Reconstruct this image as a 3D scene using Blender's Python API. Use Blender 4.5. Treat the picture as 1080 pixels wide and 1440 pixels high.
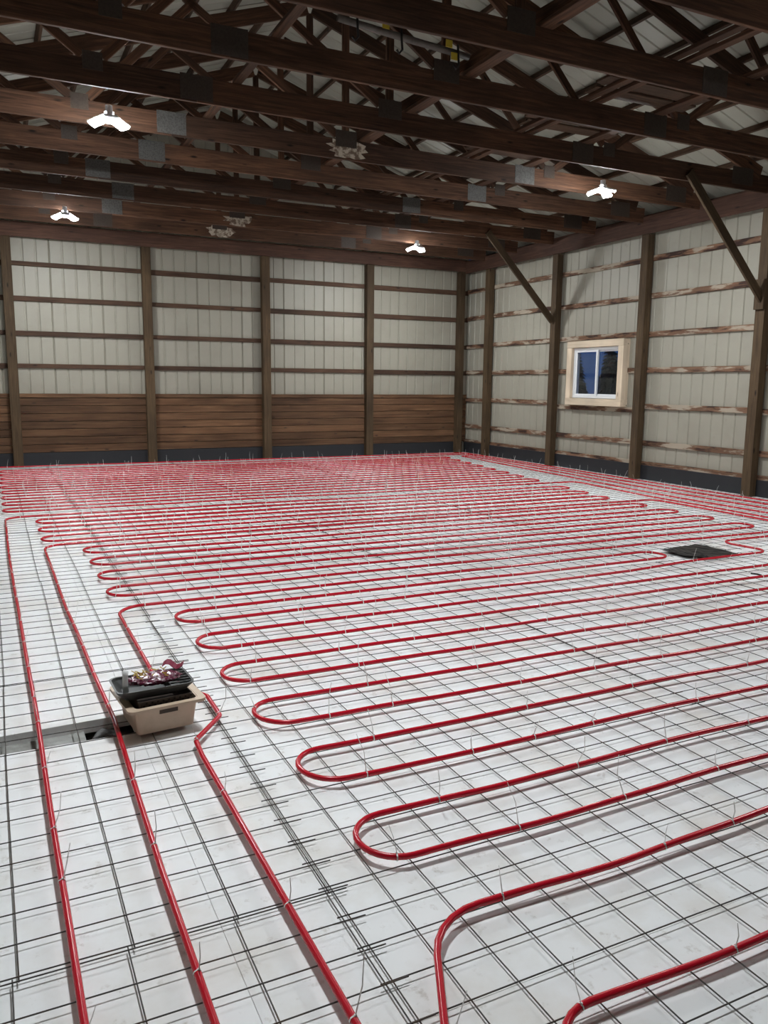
import bpy, bmesh, math, random
from mathutils import Vector, Matrix, noise
random.seed(11)
SC = bpy.context.scene
for o in list(bpy.data.objects): bpy.data.objects.remove(o)
COL = SC.collection

# ------------------------------------------------------------------ camera
YAW, PIT, ROL = 0.4538513, 0.1592008, 0.0093980
CAMP = Vector((-1.51134, -1.28982, 1.61485))
fw = Vector((math.sin(YAW)*math.cos(PIT), math.cos(YAW)*math.cos(PIT), -math.sin(PIT)))
r0 = Vector((math.cos(YAW), -math.sin(YAW), 0)); u0 = r0.cross(fw)
rt = r0*math.cos(ROL) + u0*math.sin(ROL); up = -r0*math.sin(ROL) + u0*math.cos(ROL)
cd = bpy.data.cameras.new('camera'); cam = bpy.data.objects.new('camera', cd); COL.objects.link(cam)
M = Matrix((rt, up, -fw)).transposed().to_4x4(); M.translation = CAMP
cam.matrix_world = M
cd.sensor_fit = 'HORIZONTAL'; cd.sensor_width = 36.0; cd.lens = 36.0*1128.208/1080.0
cd.clip_start = 0.05; cd.clip_end = 200
SC.camera = cam

# ------------------------------------------------------------------ world: blue dusk
W = bpy.data.worlds.new('dusk'); SC.world = W; W.use_nodes = True
bg = W.node_tree.nodes['Background']
bg.inputs[0].default_value = (0.10, 0.22, 0.55, 1); bg.inputs[1].default_value = 0.27
SC.view_settings.view_transform = 'Standard'; SC.view_settings.look = 'None'
SC.view_settings.exposure = 0.0; SC.view_settings.gamma = 1.0
SC.view_settings.use_curve_mapping = False
LAMP = 610.0           # emission strength of the lamp leaves

# ------------------------------------------------------------------ materials
def newmat(name):
    m = bpy.data.materials.new(name); m.use_nodes = True
    nt = m.node_tree; b = nt.nodes['Principled BSDF']
    return m, nt, b
def N(nt, t, **kw):
    n = nt.nodes.new(t)
    for k, v in kw.items():
        if k in ('inputs',):
            for a, c in v.items(): n.inputs[a].default_value = c
        else: setattr(n, k, v)
    return n
def ramp(nt, stops):
    r = nt.nodes.new('ShaderNodeValToRGB'); e = r.color_ramp.elements
    while len(e) < len(stops): e.new(0.5)
    for i, (p, c) in enumerate(stops):
        e[i].position = p; e[i].color = (c[0], c[1], c[2], 1)
    return r
def plain(name, col, rough=0.6, metal=0.0, spec=0.5, trans=0.0):
    m, nt, b = newmat(name)
    b.inputs['Base Color'].default_value = (*col, 1); b.inputs['Roughness'].default_value = rough
    b.inputs['Metallic'].default_value = metal; b.inputs['Specular IOR Level'].default_value = spec
    if trans: b.inputs['Transmission Weight'].default_value = trans
    return m
def mixc(nt, a, b, fac, mode='MIX'):
    n = nt.nodes.new('ShaderNodeMix'); n.data_type = 'RGBA'; n.blend_type = mode
    for sock, v in ((n.inputs[0], fac), (n.inputs[6], a), (n.inputs[7], b)):
        if hasattr(v, 'is_output'): nt.links.new(v, sock)
        elif isinstance(v, (int, float)): sock.default_value = v
        else: sock.default_value = (*v, 1)
    return n.outputs[2]
def wood(name, dark, mid, light, rough=0.75, grain=(1.2, 26, 26), stain=None, stain_scale=1.2, rnd=0.35):
    m, nt, b = newmat(name); L = nt.links.new
    tc = N(nt, 'ShaderNodeTexCoord'); oi = N(nt, 'ShaderNodeObjectInfo')
    off = N(nt, 'ShaderNodeVectorMath', operation='SCALE'); off.inputs[0].default_value = (31, 17, 53)
    L(oi.outputs['Random'], off.inputs['Scale'])
    add = N(nt, 'ShaderNodeVectorMath', operation='ADD'); L(tc.outputs['Object'], add.inputs[0]); L(off.outputs[0], add.inputs[1])
    mp = N(nt, 'ShaderNodeMapping'); mp.inputs['Scale'].default_value = grain; L(add.outputs[0], mp.inputs['Vector'])
    n1 = N(nt, 'ShaderNodeTexNoise', inputs={'Scale': 1.6, 'Detail': 6.0, 'Roughness': 0.65, 'Distortion': 0.6}); L(mp.outputs[0], n1.inputs['Vector'])
    r = ramp(nt, [(0.28, dark), (0.5, mid), (0.75, light)]); L(n1.outputs['Fac'], r.inputs[0])
    n2 = N(nt, 'ShaderNodeTexNoise', inputs={'Scale': 1.1, 'Detail': 3.0}); L(add.outputs[0], n2.inputs['Vector'])
    v = N(nt, 'ShaderNodeMapRange', inputs={'From Min': 0.3, 'From Max': 0.7, 'To Min': 0.72, 'To Max': 1.22}); L(n2.outputs['Fac'], v.inputs[0])
    rv = N(nt, 'ShaderNodeMapRange', inputs={'To Min': 1-rnd, 'To Max': 1+rnd}); L(oi.outputs['Random'], rv.inputs[0])
    mu = N(nt, 'ShaderNodeMath', operation='MULTIPLY'); L(v.outputs[0], mu.inputs[0]); L(rv.outputs[0], mu.inputs[1])
    sc = N(nt, 'ShaderNodeVectorMath', operation='SCALE'); L(r.outputs[0], sc.inputs[0]); L(mu.outputs[0], sc.inputs['Scale'])
    out = sc.outputs[0]
    # knots
    mk = N(nt, 'ShaderNodeMapping'); mk.inputs['Scale'].default_value = (2.2, 7, 7); L(add.outputs[0], mk.inputs['Vector'])
    vo = N(nt, 'ShaderNodeTexVoronoi', inputs={'Scale': 1.0}); L(mk.outputs[0], vo.inputs['Vector'])
    kr = ramp(nt, [(0.05, (1, 1, 1)), (0.13, (0, 0, 0))]); L(vo.outputs['Distance'], kr.inputs[0])
    out = mixc(nt, out, tuple(c*0.35 for c in dark), kr.outputs[0])
    if stain:
        ms = N(nt, 'ShaderNodeMapping'); ms.inputs['Scale'].default_value = (stain_scale, 9, 9); L(add.outputs[0], ms.inputs['Vector'])
        n3 = N(nt, 'ShaderNodeTexNoise', inputs={'Scale': 1.0, 'Detail': 5.0, 'Roughness': 0.6}); L(ms.outputs[0], n3.inputs['Vector'])
        s1 = ramp(nt, [(0.52, (0, 0, 0)), (0.57, (1, 1, 1))]); L(n3.outputs['Fac'], s1.inputs[0])
        out = mixc(nt, out, stain[0], s1.outputs[0])
        s2 = ramp(nt, [(0.40, (1, 1, 1)), (0.46, (0, 0, 0))]); L(n3.outputs['Fac'], s2.inputs[0])
        out = mixc(nt, out, stain[1], s2.outputs[0])
    L(out, b.inputs['Base Color']); b.inputs['Roughness'].default_value = rough
    b.inputs['Specular IOR Level'].default_value = 0.3
    bp = N(nt, 'ShaderNodeBump', inputs={'Strength': 0.25, 'Distance': 0.01}); L(n1.outputs['Fac'], bp.inputs['Height']); L(bp.outputs[0], b.inputs['Normal'])
    return m
def spotty(name, base, dirt, lo=0.5, hi=0.72, scale=2.0, rough=0.6, amount=0.6, fine=None, metal=0.0, bump=0.0, spec=0.5):
    m, nt, b = newmat(name); L = nt.links.new
    ge = N(nt, 'ShaderNodeNewGeometry')
    n1 = N(nt, 'ShaderNodeTexNoise', inputs={'Scale': scale, 'Detail': 7.0, 'Roughness': 0.62}); L(ge.outputs['Position'], n1.inputs['Vector'])
    r = ramp(nt, [(lo, (0, 0, 0)), (hi, (amount,)*3)]); L(n1.outputs['Fac'], r.inputs[0])
    out = mixc(nt, base, dirt, r.outputs[0])
    if fine:
        n2 = N(nt, 'ShaderNodeTexNoise', inputs={'Scale': fine[0], 'Detail': 4.0, 'Roughness': 0.7}); L(ge.outputs['Position'], n2.inputs['Vector'])
        r2 = ramp(nt, [(fine[1], (0, 0, 0)), (fine[2], (fine[3],)*3)]); L(n2.outputs['Fac'], r2.inputs[0])
        out = mixc(nt, out, fine[4], r2.outputs[0])
    L(out, b.inputs['Base Color']); b.inputs['Roughness'].default_value = rough; b.inputs['Metallic'].default_value = metal
    b.inputs['Specular IOR Level'].default_value = spec
    if bump:
        bp = N(nt, 'ShaderNodeBump', inputs={'Strength': bump, 'Distance': 0.01}); L(n1.outputs['Fac'], bp.inputs['Height']); L(bp.outputs[0], b.inputs['Normal'])
    return m
MT = {}
MT['truss'] = wood('truss_wood', (0.024, 0.011, 0.006), (0.068, 0.031, 0.016), (0.135, 0.064, 0.034), rnd=0.35)
MT['post'] = wood('post_wood', (0.034, 0.020, 0.009), (0.068, 0.042, 0.021), (0.11, 0.072, 0.038), rnd=0.15)
MT['girt'] = wood('girt_wood', (0.028, 0.013, 0.008), (0.066, 0.034, 0.020), (0.12, 0.07, 0.042), rnd=0.25)
MT['girt_w'] = wood('weathered_girt_wood', (0.075, 0.036, 0.020), (0.16, 0.085, 0.050), (0.23, 0.135, 0.085), rnd=0.2, stain=((0.36, 0.30, 0.23), (0.035, 0.016, 0.011)), stain_scale=1.6)
MT['header'] = wood('header_wood', (0.034, 0.015, 0.009), (0.072, 0.034, 0.022), (0.12, 0.06, 0.04), rnd=0.15)
MT['plank'] = wood('plank_wood', (0.042, 0.018, 0.008), (0.118, 0.058, 0.028), (0.21, 0.118, 0.062), grain=(0.8, 22, 22), rnd=0.28)
MT['purlin'] = wood('purlin_wood', (0.026, 0.013, 0.007), (0.06, 0.032, 0.018), (0.11, 0.062, 0.036), rnd=0.3)
MT['pine'] = wood('new_pine', (0.55, 0.43, 0.31), (0.66, 0.54, 0.40), (0.72, 0.60, 0.46), rnd=0.04, grain=(0.6, 9, 9))
MT['sheet'] = spotty('white_steel_sheet', (0.328, 0.308, 0.250), (0.20, 0.175, 0.135), 0.5, 0.85, 1.1, 0.5, 0.5, fine=(6.0, 0.64, 0.78, 0.35, (0.18, 0.155, 0.12)))
MT['roof'] = spotty('white_roof_steel', (0.33, 0.32, 0.265), (0.22, 0.21, 0.17), 0.5, 0.85, 1.0, 0.5, 0.4)
MT['foam'] = spotty('white_foam_board', (0.86, 0.87, 0.87), (0.64, 0.58, 0.50), 0.46, 0.72, 2.3, 0.5, 0.6, fine=(15.0, 0.60, 0.74, 0.55, (0.40, 0.36, 0.30)), spec=0.3)
MT['base'] = spotty('black_base_board', (0.012, 0.0125, 0.0155), (0.024, 0.0235, 0.025), 0.5, 0.8, 3.0, 0.6, 0.6)
MT['wire'] = spotty('mesh_wire_steel', (0.060, 0.055, 0.050), (0.095, 0.060, 0.036), 0.5, 0.65, 14.0, 0.55, 0.8, metal=0.3)
MT['gusset'] = spotty('lit_galvanised_plate', (0.11, 0.105, 0.098), (0.05, 0.045, 0.04), 0.45, 0.6, 60.0, 0.55, 0.7, metal=0.35)  # paler copy for splice plates the lamps reach, their light painted in
MT['gusset_d'] = spotty('dark_and_shaded_plate', (0.052, 0.037, 0.028), (0.035, 0.022, 0.015), 0.45, 0.6, 50.0, 0.6, 0.7, metal=0.2)  # dark joint plates; also the painted shade on splice plates of unlit trusses
MT['lime'] = spotty('pale_stain', (0.50, 0.43, 0.34), (0.12, 0.07, 0.045), 0.46, 0.56, 14.0, 0.8, 0.9)
MT['tube'] = plain('red_tube', (0.52, 0.005, 0.020), 0.24, 0, 0.5)
MT['tie'] = plain('white_nylon', (0.80, 0.80, 0.78), 0.4)
MT['concrete'] = spotty('grey_concrete', (0.40, 0.41, 0.39), (0.20, 0.20, 0.18), 0.4, 0.65, 7.0, 0.9, 0.9, bump=0.6)
MT['gravel'] = spotty('grey_gravel', (0.36, 0.36, 0.33), (0.17, 0.16, 0.14), 0.42, 0.6, 25.0, 0.95, 0.9, bump=0.8)
MT['stone'] = spotty('dark_stone', (0.10, 0.10, 0.10), (0.20, 0.20, 0.20), 0.5, 0.6, 22.0, 0.85, 0.8, bump=0.8)
MT['vinyl'] = plain('white_vinyl', (0.80, 0.81, 0.82), 0.35)
MT['tote'] = spotty('beige_tote', (0.60, 0.47, 0.35), (0.40, 0.29, 0.2), 0.45, 0.75, 9.0, 0.5, 0.5)
MT['blackpl'] = plain('black_plastic', (0.030, 0.031, 0.029), 0.45)
MT['brownpl'] = spotty('dark_perforated_plastic', (0.035, 0.026, 0.021), (0.07, 0.05, 0.04), 0.45, 0.6, 30, 0.5, 0.6)
MT['dark'] = plain('slot_dark', (0.06, 0.042, 0.03), 0.7)
MT['film'] = plain('black_film', (0.004, 0.005, 0.008), 0.30, 0, 0.12)
MT['bag'] = spotty('maroon_film', (0.11, 0.014, 0.036), (0.40, 0.32, 0.34), 0.52, 0.62, 55, 0.22, 0.6)
MT['maroon'] = plain('maroon_card', (0.21, 0.018, 0.045), 0.35)
MT['yellow'] = plain('yellow_plastic', (0.50, 0.36, 0.03), 0.45)
MT['clearpl'] = plain('grey_clear_plastic', (0.62, 0.63, 0.62), 0.2)
MT['pole'] = spotty('dull_grey_pole', (0.13, 0.11, 0.095), (0.07, 0.055, 0.045), 0.45, 0.65, 8, 0.6, 0.7)
MT['lampbody'] = plain('lamp_body', (0.75, 0.76, 0.78), 0.4, 0.3)
MT['iron'] = plain('dark_iron', (0.03, 0.027, 0.025), 0.6, 0.4)
MT['soil'] = spotty('dark_ground', (0.035, 0.045, 0.030), (0.02, 0.02, 0.015), 0.4, 0.6, 3, 0.9, 0.8)
MT['needle'] = plain('dark_needles', (0.020, 0.045, 0.030), 0.8)
MT['bark'] = plain('bark', (0.05, 0.035, 0.025), 0.9)
m, nt, b = newmat('lamp_glow')
b.inputs['Base Color'].default_value = (0.9, 0.9, 0.9, 1); b.inputs['Emission Color'].default_value = (0.93, 0.97, 1.0, 1); b.inputs['Emission Strength'].default_value = LAMP
MT['glow'] = m
m, nt, b = newmat('window_glass')
b.inputs['Base Color'].default_value = (0.9, 0.94, 1, 1); b.inputs['Roughness'].default_value = 0.02
b.inputs['Transmission Weight'].default_value = 1.0; b.inputs['IOR'].default_value = 1.45
MT['glass'] = m

# ------------------------------------------------------------------ helpers
WM = {}                                   # world matrix of every object made
def link(name, data, mat, Mw, parent=None):
    o = bpy.data.objects.new(name, data); COL.objects.link(o)
    if data is not None and mat is not None and not data.materials: data.materials.append(MT[mat])
    WM[o.name] = Mw.copy()
    if parent is not None:
        o.parent = parent; o.matrix_basis = WM[parent.name].inverted() @ Mw
    else: o.matrix_basis = Mw
    return o
def T(x, y, z): return Matrix.Translation((x, y, z))
def tag(o, label=None, cat=None, group=None, kind=None):
    if label: o['label'] = label
    if cat: o['category'] = cat
    if group: o['group'] = group
    if kind: o['kind'] = kind
    return o
def empty(name, loc, label=None, cat=None, group=None, kind=None):
    return tag(link(name, None, None, T(*loc)), label, cat, group, kind)
def mesh(name, verts, faces, smooth=False):
    me = bpy.data.meshes.new(name); me.from_pydata([tuple(v) for v in verts], [], faces); me.validate(); me.update()
    if smooth:
        for p in me.polygons: p.use_smooth = True
    return me
_bc = {}
def boxmesh(L, w, h, mat):
    """box along local x (0..L), y +-w/2, z +-h/2, edges chamfered along the length"""
    k = (round(L, 2), round(w, 4), round(h, 4), mat)
    if k in _bc: return _bc[k]
    c = min(0.004, w*0.2, h*0.2); a, d = w/2, h/2
    prof = [(-a+c, -d), (a-c, -d), (a, -d+c), (a, d-c), (a-c, d), (-a+c, d), (-a, d-c), (-a, -d+c)]
    v = [(0, y, z) for y, z in prof] + [(L, y, z) for y, z in prof]
    f = [(i, (i+1) % 8, 8+(i+1) % 8, 8+i) for i in range(8)]
    f += [tuple(reversed(range(8))), tuple(range(8, 16))]
    me = mesh('board', v, f); me.materials.append(MT[mat]); _bc[k] = me
    return me
def frame(p0, p1, upv=(0, 0, 1)):
    x = (Vector(p1)-Vector(p0)).normalized(); z = Vector(upv); y = z.cross(x)
    if y.length < 1e-4: y = Vector((0, 1, 0)).cross(x)
    y.normalize(); z = x.cross(y)
    m = Matrix((x, y, z)).transposed().to_4x4(); m.translation = Vector(p0); return m
def beam(name, p0, p1, w, h, mat, parent=None, upv=(0, 0, 1)):
    """straight piece of timber from p0 to p1 (axis through the middle); h along upv, w across"""
    L = (Vector(p1)-Vector(p0)).length
    return link(name, boxmesh(L, w, h, mat), None, frame(p0, p1, upv), parent)
def block(name, lo, hi, mat, parent=None):
    """axis-aligned board given by its corners; its long axis becomes local x"""
    d = [hi[i]-lo[i] for i in range(3)]; c = [(hi[i]+lo[i])/2 for i in range(3)]
    k = max(range(3), key=lambda i: d[i])
    p0 = list(c); p1 = list(c); p0[k] = lo[k]; p1[k] = hi[k]
    if k == 0: return beam(name, p0, p1, d[1], d[2], mat, parent)
    if k == 1: return beam(name, p0, p1, d[0], d[2], mat, parent)
    return beam(name, p0, p1, d[1], d[0], mat, parent, upv=(1, 0, 0))
def prism(name, poly, z0, z1, mat, parent=None, c=0.003):
    n = len(poly); v = [(x, y, z0) for x, y in poly] + [(x, y, z1-c) for x, y in poly]
    cx = sum(p[0] for p in poly)/n; cy = sum(p[1] for p in poly)/n
    for x, y in poly:
        d = Vector((cx-x, cy-y)); d.normalize(); v.append((x+d.x*c*1.4, y+d.y*c*1.4, z1))
    f = [tuple(reversed(range(n))), tuple(range(2*n, 3*n))]
    for a in (0, n): f += [(a+i, a+(i+1) % n, a+n+(i+1) % n, a+n+i) for i in range(n)]
    v = [(x-cx, y-cy, z) for x, y, z in v]
    return link(name, mesh(name, v, f), mat, T(cx, cy, 0), parent)
def tube_geo(pts, r, n=8, V=None, F=None, cap=True):
    V = [] if V is None else V; F = [] if F is None else F
    base = len(V); m = len(pts); prev = None
    for i, p in enumerate(pts):
        t = (pts[min(i+1, m-1)]-pts[max(i-1, 0)]).normalized()
        if prev is None:
            a = Vector((0, 0, 1)) if abs(t.z) < 0.9 else Vector((1, 0, 0))
            s = t.cross(a).normalized()
        else:
            s = (prev - t*prev.dot(t)).normalized()
        prev = s; q = t.cross(s)
        for k in range(n):
            an = 2*math.pi*k/n
            V.append(p + s*(r*math.cos(an)) + q*(r*math.sin(an)))
    for i in range(m-1):
        for k in range(n):
            a = base+i*n+k; b = base+i*n+(k+1) % n
            F.append((a, b, b+n, a+n))
    if cap:
        F.append(tuple(reversed(range(base, base+n)))); F.append(tuple(range(base+(m-1)*n, base+m*n)))
    return V, F
def rrect(hx, hy, r, z, n=4):
    P = []
    for cx, cy, a0 in ((hx-r, hy-r, 0), (-hx+r, hy-r, 90), (-hx+r, -hy+r, 180), (hx-r, -hy+r, 270)):
        for k in range(n+1):
            a = math.radians(a0+90*k/n); P.append((cx+r*math.cos(a), cy+r*math.sin(a), z))
    return P
def loft(rings, close_first=False, close_last=False, loop=False):
    V = []; F = []; n = len(rings[0])
    for r in rings: V += r
    m = len(rings)
    for i in range(m if loop else m-1):
        for k in range(n):
            a = i*n+k; b = i*n+(k+1) % n; c = ((i+1) % m)*n
            F.append((a, b, c+(k+1) % n, c+k))
    if close_first: F.append(tuple(reversed(range(n))))
    if close_last: F.append(tuple(range((m-1)*n, m*n)))
    return V, F
RIBP = 0.2286
def sheetmesh(name, u_a, u_b, len_fn, mat, rib0=0.0, base_fn=None):
    """ribbed steel sheet; local x across, y along, z outward; u_a..u_b in wall coordinates, origin at u_a"""
    H, B, Tp = 0.013, 0.020, 0.008
    us = {round(u_a, 5): 0.0, round(u_b, 5): 0.0}
    k0 = int(math.floor((u_a-rib0)/RIBP))-1; k1 = int(math.ceil((u_b-rib0)/RIBP))+1
    for k in range(k0, k1+1):
        c = rib0+k*RIBP
        for du, h in ((-B, 0), (-Tp, H), (Tp, H), (B, 0)):
            q = c+du
            if u_a+0.001 < q < u_b-0.001: us[round(q, 5)] = h
    pr = sorted(us.items()); n = len(pr); V = []; th = 0.0016
    for off in (0.0, th):
        for q, h in pr: V.append((q-u_a, base_fn(q) if base_fn else 0.0, h+off))
        for q, h in pr: V.append((q-u_a, len_fn(q), h+off))
    F = []
    for i in range(n-1):
        F.append((i, n+i, n+i+1, i+1)); F.append((2*n+i, 2*n+i+1, 3*n+i+1, 3*n+i))
        F.append((i, i+1, 2*n+i+1, 2*n+i)); F.append((n+i, 3*n+i, 3*n+i+1, n+i+1))
    F.append((0, 2*n, 3*n, n)); F.append((n-1, 2*n-1, 4*n-1, 3*n-1))
    me = mesh(name, V, F); me.materials.append(MT[mat]); return me
def axes(X, Y, Z, loc):
    m = Matrix((Vector(X), Vector(Y), Vector(Z))).transposed().to_4x4(); m.translation = Vector(loc); return m

# ------------------------------------------------------------------ dimensions
XR, XL = 8.60, -3.40            # inner faces of the posts
YB, YF = 15.20, -5.60
XC = (XR+XL)/2                  # ridge
ZF = -0.013                      # top of the foam boards
PD = 0.14                       # post depth
XRS, XLS, YBS, YFS = XR+PD+0.04, XL-PD-0.04, YB+PD+0.04, YF-PD-0.04      # inside of the steel skins
ZC0, ZC1 = 4.32, 4.555          # bottom chord
def zraf(x):                    # underside of a rafter
    d = abs(x-XC); return 4.525 + 0.333*(5.66-d)
COSR = math.cos(math.atan(0.333)); RV = 0.184/COSR
ZGIRT = [3.72, 3.10, 2.47, 1.87]

# ------------------------------------------------------------------ floor: ground, foam boards
flo = empty('floor', (2.6, 6.0, 0), kind='structure')
gr = prism('ground_bed', [(XLS-0.1, YFS-0.1), (XRS+0.1, YFS-0.1), (XRS+0.1, YBS+0.1), (XLS-0.1, YBS+0.1)], -0.30, -0.13, 'gravel', flo)
def foam(poly): prism('foam_board', poly, -0.075, ZF+random.uniform(-0.0012, 0.0), 'foam', flo, 0.0012)
g = 0.0005
xs = [-0.98, 1.46, 3.90, 6.34, XRS]
for i in range(len(xs)-1):
    y = -5.78 + (0.61 if i % 2 else 0.0)
    if i % 2: foam([(xs[i]+g, -5.78), (xs[i+1]-g, -5.78), (xs[i+1]-g, y-g), (xs[i]+g, y-g)])
    while y < YBS-0.05:
        y1 = min(y+1.2192, YBS)
        foam([(xs[i]+g, y+g), (xs[i+1]-g, y+g), (xs[i+1]-g, y1-g), (xs[i]+g, y1-g)]); y = y1
lowL = lambda x: 2.408 + (-0.98-x)*0.02
highL = lambda x: 2.645 - min(-0.98-x, 0.9)*0.12
xa, xb = XLS, -0.98
for y in (-5.82, -4.60, -3.38, -2.16, -0.94, 0.28): foam([(xa, y+g), (xb-g, y+g), (xb-g, y+1.2192-g), (xa, y+1.2192-g)])
foam([(xa, 1.5+g), (xb-g, 1.5+g), (xb-g, lowL(xb)), (xa, lowL(xa))])
foam([(xa, highL(xa)), (xb-g, highL(xb)), (xb-g, 3.94-g), (xa, 3.94-g)])
y = 3.94
while y < YBS-0.05:
    y1 = min(y+1.2192, YBS); foam([(xa, y+g), (xb-g, y+g), (xb-g, y1-g), (xa, y1-g)]); y = y1

# ------------------------------------------------------------------ walls
SW = 0.9144
wb = empty('wall_back', (XC, YBS, 0), kind='structure')
wr = empty('wall_right', (XRS, 6, 0), kind='structure')
wl = empty('wall_left', (XLS, 6, 0), kind='structure')
wf = empty('wall_front', (XC, YFS, 0), kind='structure')
ZB = -0.10
def ztop(x): return zraf(x) + RV + 0.097
# right wall (u = y), with the window opening
WY0, WY1, WZ0, WZ1 = 10.02, 11.30, 1.37, 2.31
HY0, HY1, HZ0, HZ1 = 9.98, 11.34, 1.33, 2.35
cuts = sorted([YBS-k*SW for k in range(26) if YBS-k*SW > YFS] + [YFS, HY0, HY1])
for a, b in zip(cuts[:-1], cuts[1:]):
    if b-a < 0.02: continue
    if a >= HY0-1e-3 and b <= HY1+1e-3:
        for z0, z1 in ((ZB, HZ0), (HZ1, 4.25)):
            link('wall_sheet', sheetmesh('wall_sheet', a, b, lambda q, L=z1-z0: L, 'sheet', YBS-0.1), None, axes((0, 1, 0), (0, 0, 1), (1, 0, 0), (XRS, a, z0)), wr)
    else:
        link('wall_sheet', sheetmesh('wall_sheet', a, b, lambda q: 4.25-ZB, 'sheet', YBS-0.1), None, axes((0, 1, 0), (0, 0, 1), (1, 0, 0), (XRS, a, ZB)), wr)
# left wall (u = -y)
cuts = sorted([-YBS+k*SW for k in range(26) if -YBS+k*SW < -YFS] + [-YFS])
for a, b in zip(cuts[:-1], cuts[1:]):
    if b-a < 0.02: continue
    link('wall_sheet', sheetmesh('wall_sheet', a, b, lambda q: 4.25-ZB, 'sheet', -YBS), None, axes((0, -1, 0), (0, 0, 1), (-1, 0, 0), (XLS, -a, ZB)), wl)
# back wall (u = -x) and front wall (u = x): gables
cuts = sorted([-XRS+k*SW for k in range(15) if -XRS+k*SW < -XLS] + [-XLS, -XC])
for a, b in zip(cuts[:-1], cuts[1:]):
    if b-a < 0.02: continue
    link('wall_sheet', sheetmesh('wall_sheet', a, b, lambda q: ztop(-q)-ZB, 'sheet', -XRS), None, axes((-1, 0, 0), (0, 0, 1), (0, 1, 0), (-a, YBS, ZB)), wb)
cuts = sorted([XLS+k*SW for k in range(15) if XLS+k*SW < XRS] + [XRS, XC])
for a, b in zip(cuts[:-1], cuts[1:]):
    if b-a < 0.02: continue
    link('wall_sheet', sheetmesh('wall_sheet', a, b, lambda q: ztop(q)-ZB, 'sheet', XLS), None, axes((1, 0, 0), (0, 0, 1), (0, -1, 0), (a, YFS, ZB)), wf)

# posts
PX = [-1.10, 1.365, 3.77, 6.16]
PY = [14.30, 11.90, 9.48, 7.08, 4.66, 2.24, -0.2]
ordn = ['first', 'second', 'third', 'fourth', 'fifth', 'sixth', 'seventh', 'eighth', 'ninth', 'tenth', 'eleventh', 'twelfth', 'thirteenth', 'fourteenth', 'fifteenth', 'sixteenth']
def post(x0, x1, y0, y1, z1, label, plinth=None):
    o = block('wall_post', (x0, y0, -0.13), (x1, y1, z1), 'post')
    return tag(o, label, 'post', 'squared timber posts along the walls')
for i, x in enumerate(reversed(PX)):
    post(x-0.085, x+0.085, YB, YB+PD, 4.17, 'brown squared timber post on the planked end wall, %s from the corner' % ordn[i])
post(XR-0.03-0.14, XR-0.03, YB-0.03, YB+PD, 4.17, 'brown corner post where the planked wall meets the window wall')
for i, y in enumerate(PY):
    post(XR, XR+PD, y-0.08, y+0.08, 4.13, 'brown squared timber post on the window wall, %s from the corner' % ordn[i])
for i, y in enumerate([14.3, 11.9, 9.48, 7.08, 4.66, 2.24, -0.2]):
    post(XL-PD, XL, y-0.08, y+0.08, 4.13, 'brown squared timber post on the windowless side wall, %s from the planked wall' % ordn[i])

# girts, planks and base boards, one board per bay
bx = [XLS+0.02] + PX + [XRS-0.02]
for i in range(len(bx)-1):
    a, b = bx[i], bx[i+1]
    for z in ZGIRT: block('girt', (a+0.004, YBS-0.04, z-0.045+random.uniform(-.012, .012)), (b-0.004, YBS-0.002, z+0.045), 'girt', wb)
    z = 1.36
    for k, h in enumerate([0.085] + [0.148]*7):
        d = random.uniform(0, 0.010)
        block('plank', (a+0.003, YBS-0.045-d-(0.012 if k == 0 else 0), z-h+0.010), (b-0.003, YBS-0.004, z), 'plank', wb); z -= h
bb = tag(block('baseboard_back', (XLS+0.02, YBS-0.05, -0.12), (XRS-0.1, YBS-0.005, 0.243), 'base'), kind='structure')
by = [YFS] + sorted(PY) + [YBS]
for i in range(len(by)-1):
    a, b = by[i], by[i+1]
    for z in [3.74, 3.12, 2.49, 1.875, 1.25, 0.62]:
        zz = z+random.uniform(-.012, .012)
        if a < 10 < b and z in (2.49, 1.875, 1.25):
            segs = [(a, 9.90), (11.46, b)] if z == 1.875 else [(a, b)]
            if z == 1.25: zz = 1.185
            if z == 2.49: zz = 2.50
        else: segs = [(a, b)]
        for s0, s1 in segs:
            block('girt', (XRS-0.04, s0+0.004, zz-0.045), (XRS-0.002, s1-0.004, zz+0.045), 'girt_w', wr)
    block('skirt_board', (XRS-0.042, a+0.004, 0.225), (XRS-0.002, b-0.004, 0.305), 'girt_w', wr)
    for z in ZGIRT+[1.25, 0.62]: block('girt', (XLS+0.002, a+0.004, z-0.045), (XLS+0.04, b-0.004, z+0.045), 'girt', wl)
tag(block('baseboard_right', (XRS-0.055, YFS, -0.12), (XRS-0.006, YBS-0.06, 0.24), 'base'), kind='structure')
tag(block('baseboard_left', (XLS+0.006, YFS, -0.12), (XLS+0.05, YBS-0.06, 0.24), 'base'), kind='structure')
# dark open eaves behind the headers
for sd, w_ in ((1, wr), (-1, wl)):
    xi, xo = (XRS if sd == 1 else XLS), (XRS+0.24 if sd == 1 else XLS-0.24)
    block('soffit_board', (min(xi, xo), YFS, 4.252), (max(xi, xo), YBS, 4.272), 'header', w_)
    block('fascia_board', (xo-0.015, YFS, 4.274), (xo+0.015, YBS, ztop(xo)-0.005), 'header', w_)
# header beams
tag(block('header_beam', (XR-0.04, YFS, 4.13), (XR-0.001, YB-0.04, 4.415), 'header'), 'long brown header beam along the top of the window wall', 'beam')
tag(block('header_beam', (XL+0.001, YFS, 4.13), (XL+0.04, YB-0.04, 4.415), 'header'), 'long brown header beam along the top of the windowless side wall', 'beam')
tag(block('header_beam', (XL, YB-0.037, 4.17), (XR, YB-0.001, 4.43), 'header'), 'long brown header beam along the top of the planked end wall', 'beam')

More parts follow.
